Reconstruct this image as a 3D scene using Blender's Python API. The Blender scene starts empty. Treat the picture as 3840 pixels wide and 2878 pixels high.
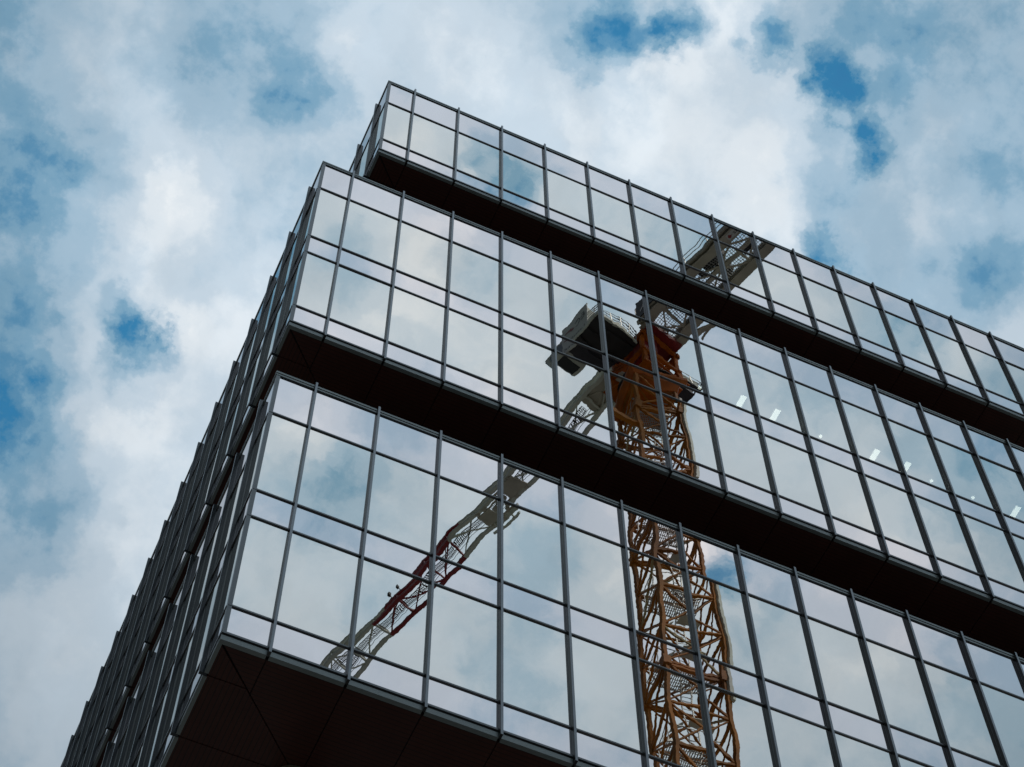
import bpy, bmesh, math, random
from mathutils import Vector, Matrix
random.seed(7)
S = bpy.context.scene
COL = S.collection
R_ = math.radians

# ------------------------------------------------------------------ helpers
class MB:
    """collects boxes, bars and polygons, then links them as ONE mesh object"""
    def __init__(s): s.v = []; s.f = []; s.m = []
    def poly(s, pts, mi=0):
        b = len(s.v); s.v += [tuple(p) for p in pts]
        s.f.append(tuple(range(b, b+len(pts)))); s.m.append(mi)
    def hexa(s, p, mi=0):
        b = len(s.v); s.v += [tuple(q) for q in p]
        for f in ((0,3,2,1),(4,5,6,7),(0,1,5,4),(1,2,6,5),(2,3,7,6),(3,0,4,7)):
            s.f.append(tuple(b+i for i in f)); s.m.append(mi)
    def box(s, x0, x1, y0, y1, z0, z1, mi=0):
        s.hexa([(x0,y0,z0),(x1,y0,z0),(x1,y1,z0),(x0,y1,z0),(x0,y0,z1),(x1,y0,z1),(x1,y1,z1),(x0,y1,z1)], mi)
    def bar(s, a, b, w, h=None, mi=0, up=(0,0,1)):
        a = Vector(a); b = Vector(b); h = h or w
        d = (b-a).normalized(); u = Vector(up)
        if abs(d.dot(u)) > .98: u = Vector((1,0,0))
        r = d.cross(u).normalized()*w/2; t = r.cross(d).normalized()*h/2
        s.hexa([a-r-t, a+r-t, a+r+t, a-r+t, b-r-t, b+r-t, b+r+t, b-r+t], mi)
    def tube(s, a, b, r0, r1=None, n=10, mi=0, cap=True):
        a = Vector(a); b = Vector(b); r1 = r0 if r1 is None else r1
        d = (b-a).normalized(); u = Vector((0,0,1))
        if abs(d.dot(u)) > .98: u = Vector((1,0,0))
        r = d.cross(u).normalized(); t = r.cross(d)
        k = len(s.v)
        for c, rad in ((a, r0), (b, r1)):
            for i in range(n):
                an = 2*math.pi*i/n
                s.v.append(tuple(c+(r*math.cos(an)+t*math.sin(an))*rad))
        for i in range(n):
            j = (i+1) % n
            s.f.append((k+i, k+j, k+n+j, k+n+i)); s.m.append(mi)
        if cap:
            s.f.append(tuple(k+i for i in range(n))[::-1]); s.m.append(mi)
            s.f.append(tuple(k+n+i for i in range(n))); s.m.append(mi)
    def build(s, name, mats, parent=None, origin=None, bevel=0):
        if not isinstance(mats, (list, tuple)): mats = [mats]
        o0 = Vector(origin) if origin is not None else (wloc(parent) if parent else Vector((0,0,0)))
        me = bpy.data.meshes.new(name)
        me.from_pydata([tuple(Vector(p)-o0) for p in s.v], [], s.f)
        for m in mats: me.materials.append(m)
        for p, mi in zip(me.polygons, s.m): p.material_index = mi
        bm = bmesh.new(); bm.from_mesh(me)
        bmesh.ops.recalc_face_normals(bm, faces=bm.faces)
        bm.to_mesh(me); bm.free()
        o = bpy.data.objects.new(name, me); COL.objects.link(o)
        o.parent = parent
        o.location = o0-(wloc(parent) if parent else Vector((0,0,0)))
        if bevel:
            b = o.modifiers.new('bevel', 'BEVEL'); b.width = bevel; b.segments = 2; b.limit_method = 'ANGLE'
        return o

def wloc(o):
    v = Vector((0,0,0))
    while o is not None: v += o.location; o = o.parent
    return v
def tag(o, label, cat, group=None):
    o['label'] = label; o['category'] = cat
    if group: o['group'] = group
    return o
def empty(name, loc):
    o = bpy.data.objects.new(name, None); COL.objects.link(o); o.location = loc; o.empty_display_size = .5
    return o
def text_mesh(mb, body, origin, right, up, normal, height, width=None, mi=0, depth=.012):
    """flat lettering laid on a plane, added to a mesh builder"""
    cu = bpy.data.curves.new('lettering', 'FONT'); cu.body = body; cu.size = 1; cu.resolution_u = 4
    ob = bpy.data.objects.new('lettering', cu); COL.objects.link(ob)
    bpy.context.view_layer.update()
    dg = bpy.context.evaluated_depsgraph_get()
    me = bpy.data.meshes.new_from_object(ob.evaluated_get(dg))
    xs = [v.co.x for v in me.vertices]; ys = [v.co.y for v in me.vertices]
    x0, x1, y0, y1 = min(xs), max(xs), min(ys), max(ys)
    sy = height/(y1-y0); sx = (width/(x1-x0)) if width else sy
    o = Vector(origin)+Vector(normal)*depth
    k = len(mb.v)
    for v in me.vertices:
        mb.v.append(tuple(o+Vector(right)*(v.co.x-x0)*sx+Vector(up)*(v.co.y-y0)*sy))
    for p in me.polygons:
        mb.f.append(tuple(k+i for i in p.vertices)); mb.m.append(mi)
    bpy.data.objects.remove(ob); bpy.data.curves.remove(cu); bpy.data.meshes.remove(me)

# ------------------------------------------------------------------ materials
def new_mat(name):
    m = bpy.data.materials.new(name); m.use_nodes = True
    nt = m.node_tree; nt.nodes.clear()
    out = nt.nodes.new('ShaderNodeOutputMaterial')
    return m, nt, out
def principled(name, col, rough=.5, metal=0, var=.12, scale=3.0, spec=.5, bump=0, emit=None):
    m, nt, out = new_mat(name); N = nt.nodes; L = nt.links
    b = N.new('ShaderNodeBsdfPrincipled')
    b.inputs['Roughness'].default_value = rough; b.inputs['Metallic'].default_value = metal
    b.inputs['Specular IOR Level'].default_value = spec
    tc = N.new('ShaderNodeTexCoord'); no = N.new('ShaderNodeTexNoise')
    no.inputs['Scale'].default_value = scale; no.inputs['Detail'].default_value = 5
    L.new(tc.outputs['Object'], no.inputs['Vector'])
    r = N.new('ShaderNodeValToRGB')
    r.color_ramp.elements[0].position = .3; r.color_ramp.elements[1].position = .75
    r.color_ramp.elements[0].color = [c*(1-var) for c in col[:3]]+[1]
    r.color_ramp.elements[1].color = [min(1, c*(1+var)) for c in col[:3]]+[1]
    L.new(no.outputs['Fac'], r.inputs['Fac']); L.new(r.outputs['Color'], b.inputs['Base Color'])
    if bump:
        bp = N.new('ShaderNodeBump'); bp.inputs['Strength'].default_value = bump; bp.inputs['Distance'].default_value = .02
        L.new(no.outputs['Fac'], bp.inputs['Height']); L.new(bp.outputs['Normal'], b.inputs['Normal'])
    if emit:
        b.inputs['Emission Color'].default_value = (*emit[:3], 1); b.inputs['Emission Strength'].default_value = emit[3]
    L.new(b.outputs[0], out.inputs['Surface'])
    return m

def glass_mat(name, tint, reflect, through, ripple=.00072, sag=.003, rough=0.0):
    """reflective coated float glass: a mirror coat that is slightly wavy, over a dark see-through body"""
    m, nt, out = new_mat(name); N = nt.nodes; L = nt.links
    tc = N.new('ShaderNodeTexCoord'); oi = N.new('ShaderNodeObjectInfo')
    geo = N.new('ShaderNodeNewGeometry')
    mul = N.new('ShaderNodeMath'); mul.operation = 'MULTIPLY'; mul.inputs[1].default_value = 91.7
    L.new(oi.outputs['Random'], mul.inputs[0])
    off = N.new('ShaderNodeVectorMath'); off.operation = 'ADD'
    L.new(tc.outputs['Object'], off.inputs[0]); L.new(mul.outputs[0], off.inputs[1])
    acc = geo.outputs['Normal']
    for sc, det, amp in ((6.5, 1.0, ripple), (.85, 0.0, sag)):
        no = N.new('ShaderNodeTexNoise'); no.inputs['Scale'].default_value = sc; no.inputs['Detail'].default_value = det
        L.new(off.outputs[0], no.inputs['Vector'])
        sub = N.new('ShaderNodeVectorMath'); sub.operation = 'SUBTRACT'; sub.inputs[1].default_value = (.5,.5,.5)
        L.new(no.outputs['Color'], sub.inputs[0])
        ma = N.new('ShaderNodeVectorMath'); ma.operation = 'MULTIPLY_ADD'; ma.inputs[1].default_value = (amp*2,)*3
        L.new(sub.outputs[0], ma.inputs[0]); L.new(acc, ma.inputs[2]); acc = ma.outputs[0]
    nn = N.new('ShaderNodeVectorMath'); nn.operation = 'NORMALIZE'; L.new(acc, nn.inputs[0])
    gl = N.new('ShaderNodeBsdfGlossy'); gl.inputs['Roughness'].default_value = rough
    gl.inputs['Color'].default_value = (*tint, 1); L.new(nn.outputs[0], gl.inputs['Normal'])
    if through is not None:
        un = N.new('ShaderNodeBsdfTransparent'); un.inputs['Color'].default_value = (*through, 1)
    else:
        un = N.new('ShaderNodeBsdfDiffuse'); un.inputs['Color'].default_value = (.035,.035,.045,1)
    mx = N.new('ShaderNodeMixShader'); mx.inputs[0].default_value = reflect
    L.new(un.outputs[0], mx.inputs[1]); L.new(gl.outputs[0], mx.inputs[2]); L.new(mx.outputs[0], out.inputs['Surface'])
    return m
def clear_mat(name):
    m, nt, out = new_mat(name)
    t = nt.nodes.new('ShaderNodeBsdfTransparent'); t.inputs['Color'].default_value = (.8,.86,.84,1)
    nt.links.new(t.outputs[0], out.inputs['Surface']); return m
def slat_mat(name, axis):
    """dark brown timber-look slats with thin shadow gaps"""
    m, nt, out = new_mat(name); N = nt.nodes; L = nt.links
    b = N.new('ShaderNodeBsdfPrincipled'); b.inputs['Roughness'].default_value = .55
    tc = N.new('ShaderNodeTexCoord'); sp = N.new('ShaderNodeSeparateXYZ'); L.new(tc.outputs['Object'], sp.inputs[0])
    fr = N.new('ShaderNodeMath'); fr.operation = 'MULTIPLY'; fr.inputs[1].default_value = 10.0
    L.new(sp.outputs[axis], fr.inputs[0])
    f2 = N.new('ShaderNodeMath'); f2.operation = 'FRACT'; L.new(fr.outputs[0], f2.inputs[0])
    r = N.new('ShaderNodeValToRGB'); e = r.color_ramp.elements
    e[0].position = 0; e[0].color = (.005,.002,.0015,1); e[1].position = .16; e[1].color = (.066,.016,.008,1)
    e2 = r.color_ramp.elements.new(.1); e2.color = (.008,.004,.003,1)
    L.new(f2.outputs[0], r.inputs['Fac'])
    no = N.new('ShaderNodeTexNoise'); no.inputs['Scale'].default_value = 1.3; no.inputs['Detail'].default_value = 4
    L.new(tc.outputs['Object'], no.inputs['Vector'])
    mr = N.new('ShaderNodeMapRange'); mr.inputs['To Min'].default_value = .6; mr.inputs['To Max'].default_value = 1.4
    L.new(no.outputs['Fac'], mr.inputs['Value'])
    mx = N.new('ShaderNodeMix'); mx.data_type = 'RGBA'; mx.blend_type = 'MULTIPLY'; mx.inputs['Factor'].default_value = 1
    L.new(r.outputs['Color'], mx.inputs['A']); L.new(mr.outputs[0], mx.inputs['B']); L.new(mx.outputs['Result'], b.inputs['Base Color'])
    L.new(b.outputs[0], out.inputs['Surface']); return m
def paving_mat():
    m, nt, out = new_mat('paving'); N = nt.nodes; L = nt.links
    b = N.new('ShaderNodeBsdfPrincipled'); b.inputs['Roughness'].default_value = .85
    tc = N.new('ShaderNodeTexCoord'); br = N.new('ShaderNodeTexBrick'); br.inputs['Scale'].default_value = 1.2
    br.inputs['Color1'].default_value = (.19,.185,.175,1); br.inputs['Color2'].default_value = (.225,.22,.21,1); br.inputs['Mortar'].default_value = (.03,.03,.03,1)
    br.inputs['Mortar Size'].default_value = .008
    L.new(tc.outputs['Object'], br.inputs['Vector']); L.new(br.outputs['Color'], b.inputs['Base Color']); L.new(b.outputs[0], out.inputs['Surface'])
    return m

M_FIN = principled('dark_aluminium', (.15,.155,.158), .30, .6, .10, 1.5)
M_FIN_SHADE = principled('fin_aluminium_shaded', (.075,.075,.075), .34, .5, .10, 1.5)  # shaded tone of the fin metal, darkness of the fin sides put into colour
M_FIN_LIT = principled('fin_aluminium_lit', (.25,.265,.28), .30, .6, .10, 1.5)  # lighter copy of the same metal, painted brightness for the fin front
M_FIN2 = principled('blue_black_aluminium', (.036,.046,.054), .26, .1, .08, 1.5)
M_ALU = principled('light_aluminium', (.26,.29,.28), .38, .25, .08, 1.5)
M_SEAL = principled('black_gasket', (.008,.008,.009), .6, 0, .1)
M_GLASS = glass_mat('mirror_glass', (.985,.948,.895), .86, (.55,.6,.58))
M_SPAN = glass_mat('spandrel_glass', (.975,.91,.905), .86, None)
M_CLEAR = clear_mat('glass_edge')
M_SL_Y = slat_mat('soffit_slats_front', 1); M_SL_X = slat_mat('soffit_slats_side', 0)
M_INT = principled('interior_grey', (.06,.06,.06), .8)
M_CONC = principled('pale_concrete', (.34,.29,.21), .8, 0, .12, 2, bump=.2)
M_LAMP = principled('lamp_diffuser', (.8,.8,.78), .5, 0, .01, emit=(1,.955,.87,5.6))
M_LAMPB = principled('lamp_housing', (.5,.5,.5), .4)
M_ORA = principled('orange_paint', (.42,.155,.02), .6, 0, .5, .6, spec=.15)
M_STRAW = principled('straw_paint', (.50,.40,.20), .6, 0, .25, 1.2, spec=.15)
M_HEAD = principled('bright_orange_paint', (.50,.125,.008), .6, 0, .35, 1.2, spec=.15)
M_PALE = principled('pale_grey_paint', (.62,.66,.56), .5, 0, .15, 1.2)
M_RED = principled('dark_red_paint', (.27,.02,.022), .45, 0, .2, 1.2)
M_STEEL = principled('galvanised_steel', (.45,.47,.46), .45, .4, .2, 4)
M_DARK = principled('dark_steel', (.03,.03,.03), .6, 0, .2, 2)
M_DECK = principled('brown_underplate', (.50,.48,.38), .6, 0, .2, 1)
M_WHITE = principled('white_sign', (.62,.66,.62), .5, 0, .06, 1)
M_LET = principled('dark_lettering', (.03,.03,.03), .5)
M_LETW = principled('white_lettering', (.75,.75,.75), .5)
M_CABG = principled('cab_glass', (.02,.025,.025), .08)

# ------------------------------------------------------------------ office building
H = 52.81                     # datum (coping of the middle block) above ground
GY = 0.105                    # glass plane of the street front
ROOT = empty('office_building', (0, 0, 0))
tag(ROOT, 'dark framed office building of three stacked mirror glass blocks with brown overhanging soffits', 'office building')
NF, XR = 17, 25.5
ROWS2 = [-.20, -1.80, -4.95, -5.93, -9.0, -9.845]      # pane boundaries below coping, two-storey block
KIND2 = ['parapet_panel', 'window', 'spandrel_panel', 'window', 'sill_panel']
ROWS1 = [-.19, -1.85, -4.92, -5.745]
KIND1 = ['parapet_panel', 'window', 'sill_panel']
SIDEKIND = {'window': 'glazing_panel'}

def pane(kind, p0, ux, w, z0, z1, nrm, parent):
    """one thin pane: p0 bottom corner on the face plane, ux unit vector along the face, nrm outward"""
    a, b = random.gauss(0, .0016), random.gauss(0, .0016)
    ux = Vector(ux); nrm = Vector(nrm); p0 = Vector((p0[0], p0[1], 0))
    c = p0+ux*w/2+Vector((0,0,(z0+z1)/2))
    pts = []
    for dep in (0, -.024):
        for s, z in ((0, z0), (w, z0), (w, z1), (0, z1)):
            t = a*(s-w/2)+b*(z-(z0+z1)/2)
            pts.append(p0+ux*s+Vector((0,0,z))+nrm*(dep+t))
    mb = MB(); mb.hexa(pts, 1); mb.m[0] = 0
    mats = [M_GLASS, M_CLEAR] if kind == 'window' else [M_SPAN, M_SEAL]
    return mb.build(SIDEKIND.get(kind, kind) if abs(nrm.x) > .5 else kind, mats, parent, origin=c)

def block(xc, x_first, zt, zb, rows, kinds, ny, sy):
    zt += H; zb += H
    xs = xc-.002                                   # side glass plane
    zr = [zt+r for r in rows]
    # ---- front curtain wall
    fins = [x_first+1.5*i for i in range(NF) if x_first+1.5*i < XR+.01]
    xr = fins[-1]
    def transoms(mb, face):
        for k, z in enumerate(zr[1:]):
            h = .021 if k < len(zr)-2 else .026
            if face == 'f':
                mb.box(xc, xr, .074, GY+.03, z-h, z+h)
            else:
                mb.box(xc-.022, xs+.05, GY+.0305, sy+1.5*ny-1.5, z-h, z+h)
    mb = MB(); transoms(mb, 'f')
    for x in fins: mb.box(x-.025, x+.025, .09, GY+.05, zr[-1]+.032, zt-.1)
    mb.box(xc-.008, xc+.08, .08, GY+.06, zr[-1]+.032, zt-.17)      # corner post
    cw = mb.build('curtain_wall', M_FIN, ROOT, origin=(xc, GY, zb))
    edges = [xc+.08]+fins
    for i in range(len(edges)-1):
        x0 = edges[i]+(0 if i == 0 else .025); x1 = edges[i+1]-.025
        for k, kd in enumerate(kinds):
            pane(kd, (x0, GY), (1,0,0), x1-x0, zr[k+1]+.022, zr[k]-(.022 if k else 0), (0,-1,0), cw)
    for x in fins:
        f = MB()
        f.box(x-.028, x+.028, 0, .0895, zb, zt+.035); f.m[2] = 1  # front face takes the painted lit tone
        f.box(x-.024, x+.024, .0895, GY+.02, zb+.002, zr[-1]+.02)
        f.build('fin', [M_FIN_SHADE, M_FIN_LIT], cw, origin=(x, .05, (zb+zt)/2), bevel=.004)
    # ---- side curtain wall
    ys = [sy+1.5*i for i in range(ny)]
    mb = MB(); transoms(mb, 's')
    for y in ys: mb.box(xc-.017, xs+.05, y-.03, y+.03, zr[-1]+.032, zt-.1)
    cs = mb.build('curtain_wall', M_FIN, ROOT, origin=(xs, sy, zb))
    yed = [GY+.06]+ys
    for i in range(len(yed)-1):
        y0 = yed[i]+(0 if i == 0 else .03); y1 = yed[i+1]-.03
        for k, kd in enumerate(kinds):
            pane(kd, (xs, y1), (0,-1,0), y1-y0, zr[k+1]+.022, zr[k]-(.022 if k else 0), (-1,0,0), cs)
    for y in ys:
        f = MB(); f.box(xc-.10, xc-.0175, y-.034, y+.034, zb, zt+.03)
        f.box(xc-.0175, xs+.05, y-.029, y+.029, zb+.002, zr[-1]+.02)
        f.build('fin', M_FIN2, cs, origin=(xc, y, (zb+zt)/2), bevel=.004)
    ye = ys[-1]
    # ---- coping: two pale flashings with a dark shadow gap
    mb = MB()
    for (z0, z1, yo, xo) in ((-.07, 0, .066, -.028), (-.155, -.10, .074, -.02)):
        mb.box(xc+xo, xr, yo, .42, zt+z0, zt+z1)
        mb.box(xc+xo, xc+.40, .4205, ye, zt+z0, zt+z1)
    mb.box(xc+.03, xr, .092, .40, zt-.2, zt-.1555, 1); mb.box(xc+.03, xr, .092, .40, zt-.0995, zt-.0705, 1)
    mb.box(xc+.03, xc+.38, .4005, ye, zt-.2, zt-.1555, 1); mb.box(xc+.03, xc+.38, .4205, ye, zt-.0995, zt-.0705, 1)
    mb.build('coping', [M_ALU, M_SEAL], ROOT, origin=(xc, GY, zt))
    # ---- fascia strip below the bottom transom, stopping at each fin
    mb = MB()
    ed = [xc-.0]+fins
    zf = zr[-1]-.034
    for i in range(len(ed)-1):
        mb.box(ed[i]+(.0 if i == 0 else .03), ed[i+1]-.03, .10, .20, zb, zf-.03)
        mb.box(ed[i]+.03, ed[i+1]-.03, .14, .2, zf-.0295, zf+.008, 1)
    ed = [.2005]+ys
    for i in range(len(ed)-1):
        mb.box(xs-.006, xs+.07, ed[i]+(0 if i == 0 else .036), ed[i+1]-.036, zb, zf-.035)
    mb.build('fascia', [M_ALU, M_SEAL], ROOT, origin=(xc, GY, zb))
    # ---- soffit: mitred slatted panels with open joints
    mb = MB(); zz = zb+.006; g = .011; D = 9.0
    X0, Y0 = xs+.071, .2008
    cx = lambda y: X0+(y-Y0)                      # mitre line
    ed = [X0]+fins
    for i in range(len(ed)-1):
        a, b = ed[i]+g, ed[i+1]-g
        ya, yb = min(D, Y0+(a-X0)-g*1.5), min(D, Y0+(b-X0)-g*1.5)
        if i == 0: pts = [(a+.02,Y0),(b,Y0),(b,yb)]
        elif ya < D and yb >= D: pts = [(a,Y0),(b,Y0),(b,D),(X0+D-Y0+g,D),(a,ya)]
        else: pts = [(a,Y0),(b,Y0),(b,yb),(a,ya)]
        lo = [(x,y,zz) for x,y in pts]; hi = [(x,y,zz+.03) for x,y in pts]
        mb.poly(lo, 0)
        for k in range(len(lo)): mb.poly([lo[k], lo[(k+1)%len(lo)], hi[(k+1)%len(lo)], hi[k]], 0)
    ed = [Y0]+ys
    for i in range(len(ed)-1):
        a, b = ed[i]+g, ed[i+1]-g
        xa, xb = min(X0+D-Y0, X0+(a-Y0)-g*1.5), min(X0+D-Y0, X0+(b-Y0)-g*1.5)
        if i == 0: pts = [(X0,a+.02),(X0,b),(xb,b)]
        else: pts = [(X0,a),(X0,b),(xb,b),(xa,a)]
        lo = [(x,y,zz) for x,y in pts]; hi = [(x,y,zz+.03) for x,y in pts]
        mb.poly(lo, 1)
        for k in range(len(lo)): mb.poly([lo[k], lo[(k+1)%len(lo)], hi[(k+1)%len(lo)], hi[k]], 1)
    mb.box(X0+D-Y0+.02, xr, D+.02, ye, zz, zz+.03, 0)
    mb.build('soffit', [M_SL_Y, M_SL_X], ROOT, origin=(xc, GY, zb))
    mb = MB(); mb.box(xs+.072, xr-.05, .2015, ye-.05, zz+.034, zz+.3)
    mb.build('soffit_board', M_SEAL, ROOT, origin=(xc, GY, zb))
    # ---- floors, core and blind end walls behind the glass
    for k, kd in enumerate(kinds):
        if kd == 'window': continue
        z1, z0 = zr[k]-.03, zr[k+1]+.03
        if kd == 'sill_panel': z0 = zz+.32
        if kd == 'parapet_panel': z1 = zt-.22
        mb = MB(); mb.box(xs+.2, xr-.35, GY+.25, ye-.35, z0, z1)
        mb.build('floor_slab', M_INT, ROOT)
    for k, kd in enumerate(kinds):
        if kd != 'window': continue
        mb = MB(); mb.box(xs+7, xr-.35, 7, ye-.35, zr[k+1]+.031, zr[k]-.031)
        mb.build('core_wall', M_INT, ROOT)
    mb = MB(); mb.box(xr+.05, xr+.3, .2, ye, zb+.02, zt-.05); mb.box(xc+.45, xr+.3, ye+.05, ye+.3, zb+.02, zt-.05)
    mb.build('blind_wall', M_FIN, ROOT)
    return fins, ys, xs, xr, ye

T = block(.627, 1.5, 8.315, 2.36, ROWS1, KIND1, 9, .965+.02)
B = block(-.880, 0., 0., -10.05, ROWS2, KIND2, 18, .977)
Lw = block(-.903, 0., -12.43, -22.48, ROWS2, KIND2, 18, .985-.04)
# recessed walls between the blocks and the set back base under the lowest soffit
for z0, z1, x0, y0, x1, y1 in ((-.3, 2.36, 3.2, 2.6, 23, 12), (-12.7, -10.04, 1.6, 2.6, 23, 24)):
    mb = MB(); mb.box(x0, x1, y0, y1, z0+H, z1+H+.003); mb.build('recessed_wall', M_DARK, ROOT)
mb = MB(); mb.box(9.5, 23.5, 10, 24, 0, H-22.47); mb.build('base_wall', M_DARK, ROOT)
for i in range(4):
    x = 1.42+7.2*i
    mb = MB(); mb.tube((x, 2.62, -.05), (x, 2.62, H-22.46), .42, n=40)
    c = mb.build('column', M_CONC, ROOT, origin=(x, 2.62, 0))
    for p in c.data.polygons: p.use_smooth = len(p.vertices) == 4
for z, (x0, x1, y1) in ((8.1, (1.2, 25.2, 12.6)), (-.22, (-.4, 25.2, 26)), (-12.65, (-.4, 25.2, 26))):
    mb = MB(); mb.box(x0, x1, .5, y1, z+H, z+H+.06); mb.build('roof', M_DARK, ROOT)

# ------------------------------------------------------------------ lamps seen through the glass
ZC = H-1.84
strip_txt = ['white ceiling light strip behind glass of the middle block, nearest the crane reflection',
 'white ceiling light strip behind glass, second along from the crane reflection',
 'white ceiling light strip behind glass, left one of the pair beyond the first two strips',
 'white ceiling light strip partly hidden by a dark fin of the middle block',
 'white ceiling light strip behind glass close to the right edge of the photo']
for x, t in zip((12.51, 13.60, 16.84, 17.87, 21.56), strip_txt):
    o = empty('ceiling_light', (x, 1.72, ZC)); tag(o, t, 'ceiling light', 'strip lights behind the middle block glass')
    mb = MB(); mb.box(x-.083, x+.083, 1.085, 2.36, ZC-.035, ZC-.012); mb.build('diffuser', M_LAMP, o)
    mb = MB(); mb.box(x-.10, x+.10, 1.07, 2.375, ZC-.0118, ZC+.03); mb.build('housing', M_LAMPB, o)
dl_txt = ['small round downlight behind glass beside the reflected crane cabin',
 'small round downlight behind glass between the two pairs of light strips',
 'small round downlight behind glass just right of the strip hidden by a fin',
 'small round downlight behind glass left of the rightmost light strip']
for x, t in zip((11.23, 15.12, 18.78, 20.17), dl_txt):
    o = empty('downlight', (x, 1.36, ZC)); tag(o, t, 'downlight', 'round downlights behind the middle block glass')
    mb = MB(); mb.tube((x, 1.36, ZC-.03), (x, 1.36, ZC-.012), .05, n=16); mb.build('lens', M_LAMP, o)
    mb = MB(); mb.tube((x, 1.36, ZC-.0118), (x, 1.36, ZC+.03), .07, n=16); mb.build('trim', M_LAMPB, o)

# ------------------------------------------------------------------ tower crane (stands across the street; seen only as a reflection)
AX = Vector((22.96, 22.393, 0))        # mast axis as mirrored in the glass
CR = empty('tower_crane', (AX.x, 2*GY-AX.y, 0))
tag(CR, 'orange lattice tower crane with pale and red jib, mirrored in the glass front', 'tower crane')
def mir(p): return Vector((p[0], 2*GY-p[1], p[2]))
ja = R_(105.3); JD = Vector((math.cos(ja), math.sin(ja), 0)); JN = Vector((-JD.y, JD.x, 0))
ma = R_(-8.8); E1 = Vector((math.cos(ma), math.sin(ma), 0)); E2 = Vector((-E1.y, E1.x, 0))
def J(a, n, z): return mir(AX+JD*a+JN*n+Vector((0,0,z+H)))
def Mm(u, v, z): return mir(AX+E1*u+E2*v+Vector((0,0,z+H)))
JR = Vector((JD.x, -JD.y, 0)); NR = Vector((JN.x, -JN.y, 0)); UP = Vector((0,0,1))
def jbox(mb, a0, a1, n0, n1, z0, z1, mi=0):
    mb.hexa([J(a0,n0,z0),J(a1,n0,z0),J(a1,n1,z0),J(a0,n1,z0),J(a0,n0,z1),J(a1,n0,z1),J(a1,n1,z1),J(a0,n1,z1)], mi)
# concrete base
mb = MB(); mb.hexa([Mm(u,v,z) for z in (-H-.5, -H+.9) for u,v in ((-3.4,-3.4),(3.4,-3.4),(3.4,3.4),(-3.4,3.4))]); mb.build('foundation', M_CONC, CR)
# mast
W = 1.28; PH = 2.78; ztop = 40.6
nodes = [ztop-PH*k for k in range(34) if ztop-PH*k > -H+.9]
cor = [(-W,-W),(W,-W),(W,W),(-W,W)]
br = MB()
for k, z in enumerate(nodes):
    zl = z-PH
    for q in range(4):
        a, b = cor[q], cor[(q+1)%4]
        br.bar(Mm(*a,z), Mm(*b,z), .12)
        if zl > -H+.5:
            s, e = (a, b) if q % 2 == 0 else (b, a)
            br.bar(Mm(*s,z-.05), Mm(*e,zl+.05), .09, mi=1 if (k*4+q) % 5 == 2 else 0)
            m_ = ((s[0]+e[0])/2, (s[1]+e[1])/2)
            br.bar(Mm(*m_,z-PH*.5), Mm(*(s),zl+.05), .07); br.bar(Mm(*m_,z-PH*.5), Mm(*e,z-.05), .06)
    if k % 2 == 0:
        br.bar(Mm(-W,-W,z-.1), Mm(W,W,z-.1), .09)
    if k % 4 == 1:                                   # heavy bolted section joints
        for q in range(4):
            br.bar(Mm(*cor[q],z-.28), Mm(*cor[q],z+.28), .34, .34)
        for q in range(4):
            br.bar(Mm(*cor[q],z-.22), Mm(*cor[(q+1)%4],z-.22), .14)
mast = br.build('mast', [M_ORA, M_STRAW], CR)
for (u, v) in cor:
    mb = MB(); mb.bar(Mm(u,v,-H+.7), Mm(u,v,ztop), .19, .19, up=E1); mb.build('leg', M_ORA, mast)
mb = MB()                                            # pale strips on the outer leg and pale plates inside the mast
for z0, z1 in ((31.5, 39.8), (14.0, 22.6)):
    mb.bar(Mm(W+.16,-W-.1,z0), Mm(W+.16,-W-.1,z1), .20, .16, up=E1)
for z0, z1 in ((6.0, 6.9), (17.0,18.0), (24,25), (12,12.7), (19.5,20.2)):
    mb.bar(Mm(-.4,-W+.3,z0), Mm(.5,-W+.3,z0), .5, .04); mb.bar(Mm(-.9,.1,z0+.5), Mm(-.2,.2,z1+.6), .28, .03)
mb.build('pale_strip', M_PALE, mast)
ld = MB()
for s in (-.22, .22): ld.bar(Mm(.35+s,.55,-H+1), Mm(.35+s,.55,ztop), .05)
z = -H+1.2
while z < ztop: ld.bar(Mm(.13,.55,z), Mm(.57,.55,z), .03); z += .3
ld.build('ladder', M_STEEL, mast)
def grate(mb, f, a0, a1, b0, b1, z, step=.09, bw=.035):
    n = int((a1-a0)/step)
    for i in range(n+1):
        a = a0+(a1-a0)*i/n; mb.bar(f(a,b0,z), f(a,b1,z), bw, .03)
    n = max(1, int((b1-b0)/.14))
    for i in range(n+1):
        b = b0+(b1-b0)*i/n; mb.bar(f(a0,b,z-.005), f(a1,b,z-.005), .022, .025)
for z in [ztop-1.2-PH*2*k for k in range(8)]:
    mb = MB(); grate(mb, Mm, -W+.12, W-.12, -.2, W-.15, z, .1, .04)
    for v in (-.2, W-.15): mb.bar(Mm(-W+.1,v,z-.05), Mm(W-.1,v,z-.05), .05, .1)
    for v in (-.2, .35, .9): mb.bar(Mm(-W+.15,v,z), Mm(-W+.15,v,z+1.0), .035)
    mb.bar(Mm(-W+.15,-.2,z+1), Mm(-W+.15,.9,z+1), .035); mb.bar(Mm(-W+.15,-.2,z+1), Mm(W-.15,-.2,z+1), .035)
    mb.build('rest_platform', M_STEEL, CR)
# small outrigger beam below the head
mb = MB(); mb.bar(Mm(-W-1.5,-W-.3,36.2), Mm(-W+.2,-W+.2,36.2), .28, .34); mb.build('anchor_arm', M_ORA, CR)
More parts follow.
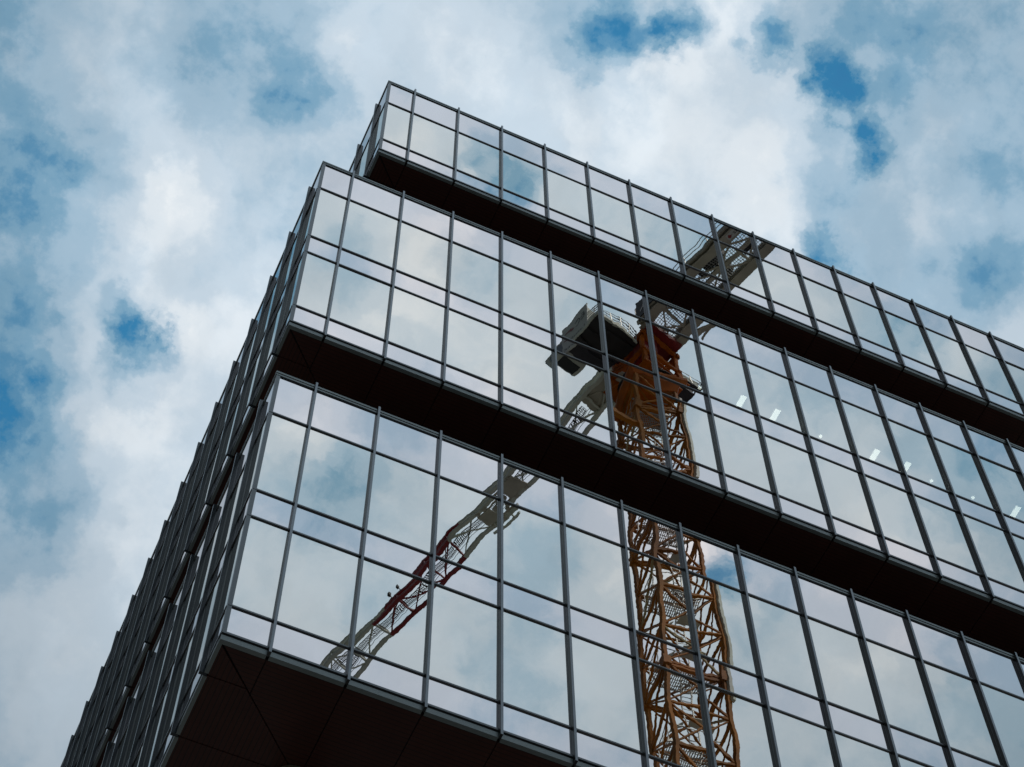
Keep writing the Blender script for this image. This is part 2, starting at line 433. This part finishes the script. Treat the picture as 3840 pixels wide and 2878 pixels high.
# head: support frame, slewing ring, rotating frame
mb = MB()
w1 = 1.6
mb.hexa([Mm(*[c*(W+.12)/W for c in q],40.6) for q in cor]+[Mm(*[c*w1/W for c in q],41.15) for q in cor])
mb.hexa([Mm(*[c*w1/W for c in q],41.16) for q in cor]+[Mm(*[c*w1/W for c in q],41.5) for q in cor])
mb.build('ring_support', M_HEAD, CR)
mb = MB(); mb.tube(J(0,0,41.51), J(0,0,41.95), 1.45, n=32); mb.tube(J(0,0,41.951), J(0,0,42.1), 1.62, n=32); mb.build('slewing_ring', M_DARK, CR)
mb = MB()
for a in (-1.35, 1.35):
    for n in (-1.25, 1.25):
        mb.bar(J(a,n,42.1), J(a*.93,n*.93,46.0), .24, .24)
for z in (42.3, 44.0, 45.75):
    for n in (-1.25, 1.25): mb.bar(J(-1.5,n,z), J(1.5,n,z), .18, .26)
    for a in (-1.35, 1.35): mb.bar(J(a,-1.4,z), J(a,1.4,z), .18, .26)
for n in (-1.27, 1.27):
    mb.bar(J(-1.3,n,42.4), J(1.3,n,44.0), .12); mb.bar(J(1.3,n,44.1), J(-1.3,n,45.7), .12)
for a in (-1.37, 1.37):
    mb.bar(J(a,-1.2,42.4), J(a,1.2,44.0), .14)
jbox(mb, -1.6, 1.6, -1.5, 1.5, 42.1, 42.2)
mb.build('rotating_frame', M_HEAD, CR)
mb = MB(); jbox(mb, -1.9, 1.55, -1.15, 1.15, 45.93, 46.5); jbox(mb, -1.3, -.2, .2, 1.0, 44.05, 45.6); jbox(mb, .1, 1.2, -.95, -.1, 44.05, 45.2)
mb.build('machinery', M_RED, CR)
# operator's cabin with its platform and the lettered side board
cab = MB()
cab.hexa([J(.3,2.15,45.05),J(3.15,2.15,45.05),J(3.15,3.75,45.05),J(.3,3.75,45.05),
          J(.3,2.15,47.4),J(3.95,2.15,47.4),J(3.95,3.75,47.4),J(.3,3.75,47.4)])
cabo = cab.build('cab', M_PALE, CR, bevel=.12)
mb = MB()
mb.hexa([J(3.06,2.3,45.12),J(3.20,2.3,45.12),J(3.20,3.62,45.12),J(3.06,3.62,45.12), J(3.83,2.3,47.25),J(3.97,2.3,47.25),J(3.97,3.62,47.25),J(3.83,3.62,47.25)])
mb.hexa([J(2.05,3.70,45.5),J(3.05,3.70,45.5),J(3.05,3.77,45.5),J(2.05,3.77,45.5), J(2.05,3.70,47.0),J(3.5,3.70,47.0),J(3.5,3.77,47.0),J(2.05,3.77,47.0)])
mb.hexa([J(2.3,2.4,45.02),J(3.1,2.4,45.02),J(3.1,3.5,45.02),J(2.3,3.5,45.02), J(2.3,2.4,45.06),J(3.1,2.4,45.06),J(3.1,3.5,45.06),J(2.3,3.5,45.06)])
mb.build('cab_window', M_CABG, cabo)
sg = MB(); jbox(sg, .2, 2.35, 3.80, 3.86, 44.95, 47.5)
sgo = sg.build('sign', M_WHITE, CR)
tm = MB(); o = J(.38, 3.865, 45.12); text_mesh(tm, 'LIEBHERR', o, JR, UP, NR, .30, 1.85)
text_mesh(tm, 'EC', J(.42, 3.865, 46.2), JR, UP, NR, .62, .72)
pl = [(0,.1),(.38,.3),(.34,.42),(.62,.30),(1.0,.26),(1.02,.16),(.6,.14),(.36,-.06)]
tm.poly([J(1.22,3.865,46.3)+NR*.012+JR*x*.95+UP*y for x,y in pl], 1)
tm.build('lettering', [M_LET, M_RED], sgo)
mb = MB(); jbox(mb, -1.0, 1.9, 1.35, 3.85, 44.82, 44.94)
for a in (-.6, .2, 1.0): jbox(mb, a, a+.12, 1.36, 3.84, 44.7, 44.819)
jbox(mb, -1.02, 1.9, 3.851, 3.93, 44.78, 45.05, 1); jbox(mb, -1.08, -1.001, 1.4, 3.93, 44.78, 45.05, 1)
mb.build('cab_platform', [M_DARK, M_PALE], CR)
rl = MB()
def rail(mb, p, q, z, n, hs=(.38,.75,1.1)):
    p = Vector(p); q = Vector(q)
    for i in range(n+1):
        s = p.lerp(q, i/n); mb.bar(J(s.x,s.y,z), J(s.x,s.y,z+1.1), .045)
    for h in hs: mb.bar(J(p.x,p.y,z+h), J(q.x,q.y,z+h), .04)
rail(rl, (-1.03,3.88), (.2,3.88), 45.0, 2, (.28,.56,.84,1.1)); rail(rl, (-1.03,3.88), (-1.03,1.4), 45.0, 4)
rl.build('railing', M_STEEL, CR)
# service platform on the other flank
mb = MB(); jbox(mb, -1.25, .2, -2.9, -1.4, 43.6, 43.72); mb.build('service_platform', M_DARK, CR)
mb = MB(); jbox(mb, -1.2, -.5, -2.7, -1.6, 43.73, 44.6); jbox(mb, -.3, .15, -2.0, -1.5, 43.73, 44.9); mb.build('switch_cabinet', M_PALE, CR, bevel=.03)
rl = MB(); rail(rl, (-1.25,-2.9), (.2,-2.9), 43.7, 2, (.55,1.1)); rail(rl, (-1.25,-1.4), (-1.25,-2.9), 43.7, 2, (.55,1.1)); rl.build('railing', M_STEEL, CR)
# jib: triangular lattice, pale / red / pale lengths
HB, TH = .68, 2.35
zj = 46.05
secs = [(1.6, 16.2, M_PALE), (16.2, 23.3, M_RED), (23.3, 46.0, M_PALE)]
for a0, a1, mt in secs:
    mb = MB(); n = max(1, round((a1-a0)/2.35)); st = (a1-a0)/n
    for s in (-HB, HB): mb.bar(J(a0,s,zj), J(a1,s,zj), .23, .25)
    mb.bar(J(a0,0,zj+TH), J(a1,0,zj+TH), .22)
    for i in range(n):
        a = a0+st*i
        mb.bar(J(a,-HB,zj), J(a,HB,zj), .11)
        if i % 2: mb.bar(J(a,-HB,zj), J(a+st,HB,zj), .08)
        else: mb.bar(J(a,HB,zj), J(a+st,-HB,zj), .08)
        for s in (-HB, HB):
            mb.bar(J(a,s,zj), J(a+st/2,0,zj+TH), .085); mb.bar(J(a+st/2,0,zj+TH), J(a+st,s,zj), .085)
    o = mb.build('jib_section', mt, CR)
    if mt is M_RED: o['label'] = 'dark red length of the jib'
mb = MB()
grate(mb, J, 4.6, 45.0, -.05, .30, zj+.12, .1, .035)
for n in (-.06, .31): mb.bar(J(4.6,n,zj+.1), J(45,n,zj+.1), .03, .05)
for n in (-.22, -.36, .45): mb.tube(J(2,n,zj+.35), J(45,n,zj+.3), .016, n=6)
mb.build('jib_walkway', M_DARK, CR)
mb = MB(); jbox(mb, 1.4, 4.4, -HB+.1, HB-.1, zj+.1, zj+.16)
for p, q in (((1.8,-.55),(4.3,.5)),((1.8,.55),(4.3,-.5))): mb.bar(J(*p,zj+.07), J(*q,zj+.07), .1, .05)
mb.build('jib_root_plate', M_DECK, CR)
mb = MB()
jbox(mb, 10.6, 12.0, -.50, .62, zj-.22, zj-.10); jbox(mb, 12.9, 13.9, -.42, .5, zj-.22, zj-.1)
for a in (10.9, 11.7, 13.1, 13.7):
    for n in (-.62, .62): mb.tube(J(a,n-.09,zj-.02), J(a,n+.09,zj-.02), .2, n=14)
mb.bar(J(12.0,-.45,zj-.2), J(12.9,-.4,zj-.2), .1); mb.bar(J(12.0,.5,zj-.2), J(12.9,.45,zj-.2), .1)
for a, n in ((12.2,-.1),(12.6,.15),(12.4,-.3)): mb.tube(J(a,n-.12,zj-.3), J(a,n+.12,zj-.3), .17, n=14)
tro = mb.build('trolley', M_DECK, CR)
mb = MB(); jbox(mb, 12.0, 14.2, -1.05, -.95, zj-.25, zj-.05); jbox(mb, 12.5, 12.6, -1.0, -.5, zj-.2, zj-.1); jbox(mb, 13.5, 13.6, -1.0, -.5, zj-.2, zj-.1)
mb.build('trolley_basket', M_PALE, tro)
for a in (18.3, 21.5, 22.4):
    mb = MB(); jbox(mb, a, a+.2, .3, .48, zj+TH-.1, zj+TH+.15); mb.bar(J(a+.1,.0,zj+TH), J(a+.1,.3,zj+TH), .05); mb.build('jib_lamp', M_DARK, CR)
# counter jib: two deep side beams with a see-through grating floor
zk = 46.3; EK = -17.0
mb = MB()
for n in (-1.02, 1.12):
    jbox(mb, EK, -1.2, n-.27, n+.27, zk, zk+.05); jbox(mb, EK, -1.2, n-.27, n+.27, zk+.62, zk+.67)
    jbox(mb, EK, -1.2, n-.05, n+.05, zk+.0501, zk+.6199)
for n in (-1.36, 1.46): jbox(mb, EK, -1.2, n-.05, n+.05, zk+.3, zk+.75)
for a in (-1.3, -2.9, -5.2, -8.0, -10.8, -13.6, -16.4):
    mb.bar(J(a,-1.0,zk+.2), J(a,1.1,zk+.2), .16, .22)
for a0, a1 in ((-1.3,-2.9),(-2.9,-5.2),(-5.2,-8.0),(-8.0,-10.8),(-10.8,-13.6)):
    mb.bar(J(a0,-.75,zk+.16), J(a1,.85,zk+.16), .1, .08)
    mb.bar(J(a0,.85,zk+.1), J(a1,-.75,zk+.1), .1, .08)
jbox(mb, -9.6, -5.4, -.05, .15, zk+.1, zk+.3)
cj = mb.build('counter_jib', M_DECK, CR)
mb = MB(); grate(mb, J, -16.6, -1.3, -.75, .85, zk+.36, .15, .034); mb.build('grating', M_STEEL, cj)
rl = MB(); rail(rl, (-1.4,1.5), (-16.8,1.5), zk+.7, 8, (.55,1.1)); rail(rl, (-3.4,-1.4), (-16.8,-1.4), zk+.7, 7, (.55,1.1)); rl.build('railing', M_STEEL, cj)
mb = MB()
jbox(mb, -4.6, -3.4, -1.2, 1.2, zk+.7, zk+1.7); mb.tube(J(-6.4,-.8,zk+1.2), J(-6.4,.8,zk+1.2), .45, n=20); jbox(mb, -7.2, -5.7, .2, 1.0, zk+.5, zk+1.3); jbox(mb, -8.9,-8.1,-.4,.0,zk+.3,zk+.7)
mb.build('hoist_winch', M_DARK, cj, bevel=.03)
mb = MB(); jbox(mb, -3.5, -1.5, 1.53, 1.58, zk+.3, zk+2.2); bo = mb.build('banner', M_LET, CR)
tm = MB(); text_mesh(tm, 'N A', J(-3.2,1.585,zk+.75), JR, UP, NR, .8, 1.4); tm.build('lettering', M_LETW, bo)
mb = MB(); jbox(mb, -10.1, -8.3, .95, 1.30, zk-.012, zk-.002); bo = mb.build('name_plate', M_WHITE, CR)
tm = MB(); text_mesh(tm, 'nabholz', J(-9.9,1.04,zk-.012), JR, NR, -UP, .2, 1.1, 0, .004)
tm.poly([J(a,n,zk-.017) for a,n in ((-8.7,1.12),(-8.5,1.24),(-8.36,1.12),(-8.5,1.0))], 1); tm.build('lettering', [M_LET, M_RED], bo)
mb = MB()
for k in range(4): jbox(mb, -16.9+.5*k, -16.45+.5*k, -.8, .9, 43.9, 46.25)
mb.build('counterweight', M_CONC, CR, bevel=.03)
mb = MB(); mb.bar(J(-2.6,-1.45,zk+.2), J(-3.9,-1.9,zk+.1), .3, .22); mb.bar(J(-3.9,-1.85,zk+.1), J(-2.8,-1.95,zk+.1), .12, .1); mb.build('cable_arm', M_DECK, CR)

# ------------------------------------------------------------------ ground
mb = MB(); mb.poly([(-900,-900,0),(900,-900,0),(900,900,0),(-900,900,0)])
g = mb.build('ground', paving_mat()); g['kind'] = 'structure'
for p in g.data.polygons:
    if p.normal.z < 0: p.flip()

# ------------------------------------------------------------------ sky with broken cloud
SUN_AZ, SUN_EL = 62.0, 56.0        # behind the building to the right, veiled by cloud
BLOBS = [(104.2,67.4,4.8,-0.25),(95.7,68.1,4.7,0.07),(100.8,64.7,3.4,-0.14),(98.5,63.9,2.2,-0.33),(95.2,65.4,2.6,-0.22),(97.0,65.2,2.2,-0.07),(96.4,63.8,2.6,0.07),(94.0,62.5,2.6,-0.17),(94.8,61.7,1.7,-0.01),(90.4,70.6,3.4,-0.15),(87.4,70.4,2.0,-0.13),(84.2,71.0,1.9,-0.27),(81.5,70.8,2.0,0.19),(84.6,69.6,2.0,-0.01),(82.4,69.5,2.0,-0.61),(83.7,70.0,1.7,0.19),(90.7,68.4,3.4,-0.21),(89.4,66.4,3.4,0.17),(88.4,65.3,2.0,0.12),(86.7,64.8,2.3,-0.0),(89.0,64.0,2.4,0.14),(86.0,63.4,2.4,-0.23),(92.6,61.6,1.8,0.22),(93.4,64.9,2.8,-0.12),(88.7,61.4,1.1,-0.3),(89.3,61.7,1.5,-0.46),(87.9,61.0,1.3,-0.51),(87.9,60.2,1.9,-0.44),(87.3,61.5,1.5,0.24),(89.9,60.8,1.6,0.12),(92.9,58.1,2.5,-0.43),(93.3,57.9,2.9,-0.35),(92.0,58.5,1.7,0.1),(89.9,55.1,2.6,-0.33),(90.1,55.7,2.5,-0.11),(91.5,56.4,2.9,0.08),(94.2,60.9,1.8,-0.17),(96.1,60.7,3.1,-0.17),(90.1,58.5,2.5,0.1),(87.8,59.5,2.4,0.25),(83.9,61.6,3.2,0.1),(84.0,63.1,3.3,0.29),(83.9,58.2,4.8,0.12),(86.2,52.4,4.8,0.11),(90.7,54.2,3.6,0.06),(88.2,50.9,4.8,-0.11),(57.1,71.2,1.6,-0.44),(55.8,71.4,1.2,-0.17),(56.4,71.8,0.9,0.12),(54.9,72.2,1.2,-0.45),(53.5,71.3,1.2,-0.2),(50.1,71.4,1.3,-0.61),(52.0,71.3,1.0,-0.39),(59.4,71.8,1.6,-0.21),(57.5,72.3,1.2,-0.06),(53.2,72.1,1.3,0.12),(42.8,70.1,1.3,-0.71),(43.3,70.4,1.8,-0.09),(43.7,70.8,2.4,0.14),(47.9,71.6,2.4,0.22),(39.8,68.6,1.2,-0.76),(40.0,68.0,1.0,-0.16),(39.7,67.6,1.3,-0.5),(39.2,67.1,0.8,-0.28),(38.6,68.3,1.3,0.32),(39.2,66.7,0.8,-0.19),(37.5,67.4,1.4,-0.17),(38.2,67.1,0.8,0.13),(39.1,66.2,1.1,-0.63),(40.2,66.7,1.1,0.13),(39.3,69.3,1.6,-0.11),(35.7,68.5,2.0,-0.12),(33.0,68.9,3.7,-0.2),(37.0,66.5,1.5,-0.15),(38.9,65.5,2.1,-0.01),(33.3,66.0,3.5,0.15),(28.8,65.9,4.8,-0.2),(33.4,63.4,2.5,-0.23),(35.1,62.0,2.5,-0.52),(33.2,62.4,2.1,0.26),(35.8,62.9,2.1,0.42),(44.0,65.4,1.6,-0.14),(43.6,66.0,2.3,-0.15),(45.1,64.7,1.3,0.1),(44.3,64.1,1.0,-0.25),(44.4,63.8,1.4,-0.4),(44.9,64.4,1.1,-0.06),(59.7,69.2,4.2,0.23),(50.1,69.4,3.2,0.13),(47.1,66.1,2.3,0.19),(50.3,66.4,4.3,0.21),(44.4,67.4,2.8,0.14),(41.5,69.5,1.7,0.29),(69.4,71.3,4.8,0.12),(51.6,70.7,1.3,0.17),(-74.3,69.0,3.0,0.15),(-71.6,68.7,2.1,0.07),(-68.3,68.1,1.1,-0.26),(-66.8,67.7,1.1,-0.05),(-69.5,68.4,1.5,-0.07),(-68.5,67.5,1.5,0.17),(-64.3,68.7,2.1,-0.17),(-64.7,67.8,1.3,0.09),(-65.0,67.4,1.2,-0.35),(-66.1,67.2,1.2,-0.18),(-58.4,66.5,3.9,0.17),(-55.3,65.8,2.2,0.13),(-52.7,65.7,3.8,-0.13),(-53.8,64.8,3.9,-0.01),(-45.9,63.7,3.5,0.01),(-46.7,63.0,3.5,0.14),(-43.8,62.8,2.1,-0.12),(-42.1,62.4,2.6,0.1),(-41.5,61.0,2.2,-0.14),(-39.9,61.1,2.0,-0.13),(-40.4,59.9,1.9,0.06),(-38.2,60.2,2.2,0.12),(-36.8,59.0,4.3,-0.13),(-78.6,67.2,3.7,-0.08),(-78.2,66.2,2.7,0.21),(-75.0,67.1,3.0,-0.06),(-77.9,64.4,2.4,-0.1),(-77.9,63.6,2.1,0.09),(-75.4,64.5,2.1,-0.21),(-75.6,63.3,2.4,0.12),(-71.5,65.2,2.8,0.23),(-67.7,66.1,2.1,0.02),(-67.4,65.1,2.0,-0.23),(-68.6,64.2,3.0,-0.01),(-64.5,65.6,2.7,0.0),(-65.8,62.4,4.8,0.2),(-52.4,59.3,4.8,0.07),(-41.7,57.1,4.3,0.08),(-41.8,55.9,3.3,-0.13),(-39.8,56.4,4.8,-0.17),(-45.3,55.3,4.8,0.15),(-50.9,57.8,4.0,0.11),(-78.2,59.5,3.0,0.14),(-75.6,59.5,2.1,0.13),(-74.3,59.2,2.3,-0.01),(-74.8,58.6,1.5,-0.19),(-76.0,58.0,2.0,-0.11),(-78.3,57.6,3.2,-0.09),(-74.5,57.3,2.5,0.07),(-72.0,60.4,3.1,-0.15),(-71.5,58.7,2.5,0.16),(-78.3,55.6,4.3,0.09),(-71.5,57.3,3.1,-0.06),(-68.4,58.6,3.3,0.12),(-67.8,57.4,3.1,0.07),(-67.7,56.0,3.7,0.06),(-64.6,56.4,3.1,-0.22),(-61.1,56.7,4.8,0.22),(-54.9,56.5,2.4,0.32),(-54.5,55.7,1.3,-0.91),(-54.2,55.2,1.3,0.24),(-55.1,55.0,2.1,-0.08),(-52.9,55.4,2.1,-0.17),(-54.5,53.2,3.2,-0.08),(-52.5,52.6,4.5,0.05),(-43.1,51.3,4.8,0.07),(-43.7,49.3,4.8,-0.14),(-46.5,49.3,4.8,0.05),(-70.6,54.3,4.8,0.07),(-61.4,51.5,4.8,0.09)]
wd = bpy.data.worlds.new('World'); S.world = wd; wd.use_nodes = True
wd.cycles.sampling_method = 'MANUAL'; wd.cycles.sample_map_resolution = 256
nt = wd.node_tree; nt.nodes.clear(); N = nt.nodes; L = nt.links
out = N.new('ShaderNodeOutputWorld'); bg = N.new('ShaderNodeBackground'); bg.inputs['Strength'].default_value = .1
L.new(bg.outputs[0], out.inputs['Surface'])
sky = N.new('ShaderNodeTexSky'); sky.sky_type = 'NISHITA'; sky.sun_disc = False
sky.sun_elevation = R_(SUN_EL); sky.sun_rotation = R_(90-SUN_AZ)
sky.air_density = 1.0; sky.dust_density = .4; sky.ozone_density = 2.5
tc = N.new('ShaderNodeTexCoord')
def math_(op, a, b=None, c=None):
    n = N.new('ShaderNodeMath'); n.operation = op
    for i, v in enumerate((a, b, c)):
        if v is None: continue
        if isinstance(v, (int, float)): n.inputs[i].default_value = v
        else: L.new(v, n.inputs[i])
    return n.outputs[0]
def vmath(op, a, b=None, c=None):
    n = N.new('ShaderNodeVectorMath'); n.operation = op
    for i, v in enumerate((a, b, c)):
        if v is None: continue
        if isinstance(v, tuple): n.inputs[i].default_value = v
        else: L.new(v, n.inputs[i])
    return n
def noise(vec, scale, detail, rough=.5, col=False, lac=2.0):
    n = N.new('ShaderNodeTexNoise'); n.inputs['Scale'].default_value = scale; n.inputs['Detail'].default_value = detail
    n.inputs['Roughness'].default_value = rough; n.inputs['Lacunarity'].default_value = lac
    L.new(vec, n.inputs['Vector']); return n.outputs['Color' if col else 'Fac']
def maprange(v, a, b, c, d, smooth=True):
    n = N.new('ShaderNodeMapRange'); n.interpolation_type = 'SMOOTHSTEP' if smooth else 'LINEAR'
    n.inputs['From Min'].default_value = a; n.inputs['From Max'].default_value = b
    n.inputs['To Min'].default_value = c; n.inputs['To Max'].default_value = d
    L.new(v, n.inputs['Value']); return n.outputs[0]
dirv = tc.outputs['Generated']
wn = vmath('SUBTRACT', noise(dirv, 42, 6, .6, True), (.5,.5,.5)).outputs[0]
wb = vmath('SUBTRACT', noise(dirv, 15, 2, .5, True), (.5,.5,.5)).outputs[0]
warp = vmath('MULTIPLY_ADD', wn, (.042,.042,.042), vmath('MULTIPLY_ADD', wb, (.018,.018,.018), dirv).outputs[0]).outputs[0]
acc = None; wv = warp
for k, (az, el, r, amp) in enumerate(BLOBS):
    if k % 40 == 39: wv = vmath('MULTIPLY_ADD', acc, (1e-9,)*3, warp).outputs[0]
    d = (math.cos(R_(el))*math.cos(R_(az)), math.cos(R_(el))*math.sin(R_(az)), math.sin(R_(el)))
    dist = vmath('DISTANCE', wv, d).outputs['Value']
    v = maprange(dist, 0, R_(r), amp, 0)
    acc = v if acc is None else math_('ADD', acc, v)
VV = (-.36, -.80, .47)                        # the cloud streams along this direction
sd_ = vmath('DOT_PRODUCT', warp, VV).outputs['Value']
cv = N.new('ShaderNodeCombineXYZ')
for q in range(3): L.new(math_('MULTIPLY', sd_, -.55*VV[q]), cv.inputs[q])
stream = vmath('ADD', warp, cv.outputs[0]).outputs[0]
n1 = noise(stream, 14, 5, .5); n2 = noise(dirv, 48, 7, .62); n3 = noise(dirv, 4.5, 2, .5)
t = math_('MULTIPLY_ADD', math_('SUBTRACT', n1, .5), .75, .70)
t = math_('ADD', t, acc)
wisp = maprange(t, .15, .8, 1.15, .15)          # ragged shreds of cloud show where the cover is thin
t = math_('MULTIPLY_ADD', math_('SUBTRACT', n2, .5), wisp, t)
cr = N.new('ShaderNodeValToRGB'); e = cr.color_ramp; e.interpolation = 'EASE'
stops = [(0.0,(.035,.20,.39)), (.16,(.10,.265,.43)), (.34,(.195,.36,.50)), (.52,(.34,.48,.60)), (.70,(.52,.62,.71)), (.87,(.69,.755,.81)), (1.0,(.83,.865,.89))]
e.elements[0].position = 0; e.elements[0].color = (*stops[0][1],1); e.elements[1].position = 1; e.elements[1].color = (*stops[-1][1],1)
for p, c in stops[1:-1]: e.elements.new(p).color = (*c, 1)
L.new(math_('MULTIPLY', t, .87), cr.inputs['Fac'])
cover = maprange(t, -.25, .2, 0, 1)
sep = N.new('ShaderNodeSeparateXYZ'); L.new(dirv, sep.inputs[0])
elev = maprange(sep.outputs['Z'], .75, .90, .85, 1.0)
lump = maprange(n3, .3, .7, .96, 1.03)
shade = maprange(noise(stream, 22, 3, .5), .3, .7, .95, 1.04)
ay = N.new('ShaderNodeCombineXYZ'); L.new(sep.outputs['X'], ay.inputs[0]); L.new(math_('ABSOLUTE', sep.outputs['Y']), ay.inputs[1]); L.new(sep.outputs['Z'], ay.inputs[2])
vignette = vmath('DOT_PRODUCT', ay.outputs[0], (.22, .42, .88)).outputs['Value']
shade = math_('MULTIPLY', shade, maprange(vignette, .915, .985, .72, 1.09))  # lens vignetting put into the sky brightness, alike for mirrored directions
low = math_('MULTIPLY', maprange(sep.outputs['Z'], .1, .62, .35, 1.0), maprange(sep.outputs['X'], -.5, -.19, .10, 1.0))  # sky out of view, low down and to the left, darkened to shade fin sides
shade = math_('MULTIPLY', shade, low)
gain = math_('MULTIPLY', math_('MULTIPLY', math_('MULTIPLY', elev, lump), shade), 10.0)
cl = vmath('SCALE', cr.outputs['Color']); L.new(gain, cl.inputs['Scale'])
tint = vmath('MULTIPLY', sky.outputs[0], (.15,.62,.83))
mix = N.new('ShaderNodeMix'); mix.data_type = 'RGBA'
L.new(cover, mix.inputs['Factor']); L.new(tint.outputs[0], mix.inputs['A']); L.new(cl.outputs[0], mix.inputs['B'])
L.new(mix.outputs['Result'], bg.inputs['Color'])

sl = bpy.data.lights.new('sun', 'SUN'); sl.energy = .9; sl.angle = R_(12); sl.color = (1,.95,.88)
so = bpy.data.objects.new('sun', sl); COL.objects.link(so)
sd = Vector((math.cos(R_(SUN_EL))*math.cos(R_(SUN_AZ)), math.cos(R_(SUN_EL))*math.sin(R_(SUN_AZ)), math.sin(R_(SUN_EL))))
so.rotation_euler = (-sd).to_track_quat('-Z', 'Y').to_euler(); so.location = sd*150+Vector((0,0,60))

# ------------------------------------------------------------------ camera
cam = bpy.data.cameras.new('camera'); co = bpy.data.objects.new('camera', cam); COL.objects.link(co)
cam.sensor_width = 36; cam.lens = 36*7414.4956/3840; cam.clip_end = 3000; cam.clip_start = .1
co.location = (-4.7275, -20.6520, H-51.1086)
co.rotation_euler = (2.648338, .0041315, -.4228555)
S.camera = co
S.view_settings.view_transform = 'Standard'; S.view_settings.look = 'None'
S.view_settings.exposure = 0; S.view_settings.gamma = 1
S.cycles.max_bounces = 10; S.cycles.glossy_bounces = 6; S.cycles.transparent_max_bounces = 16
S.cycles.sample_clamp_indirect = 6
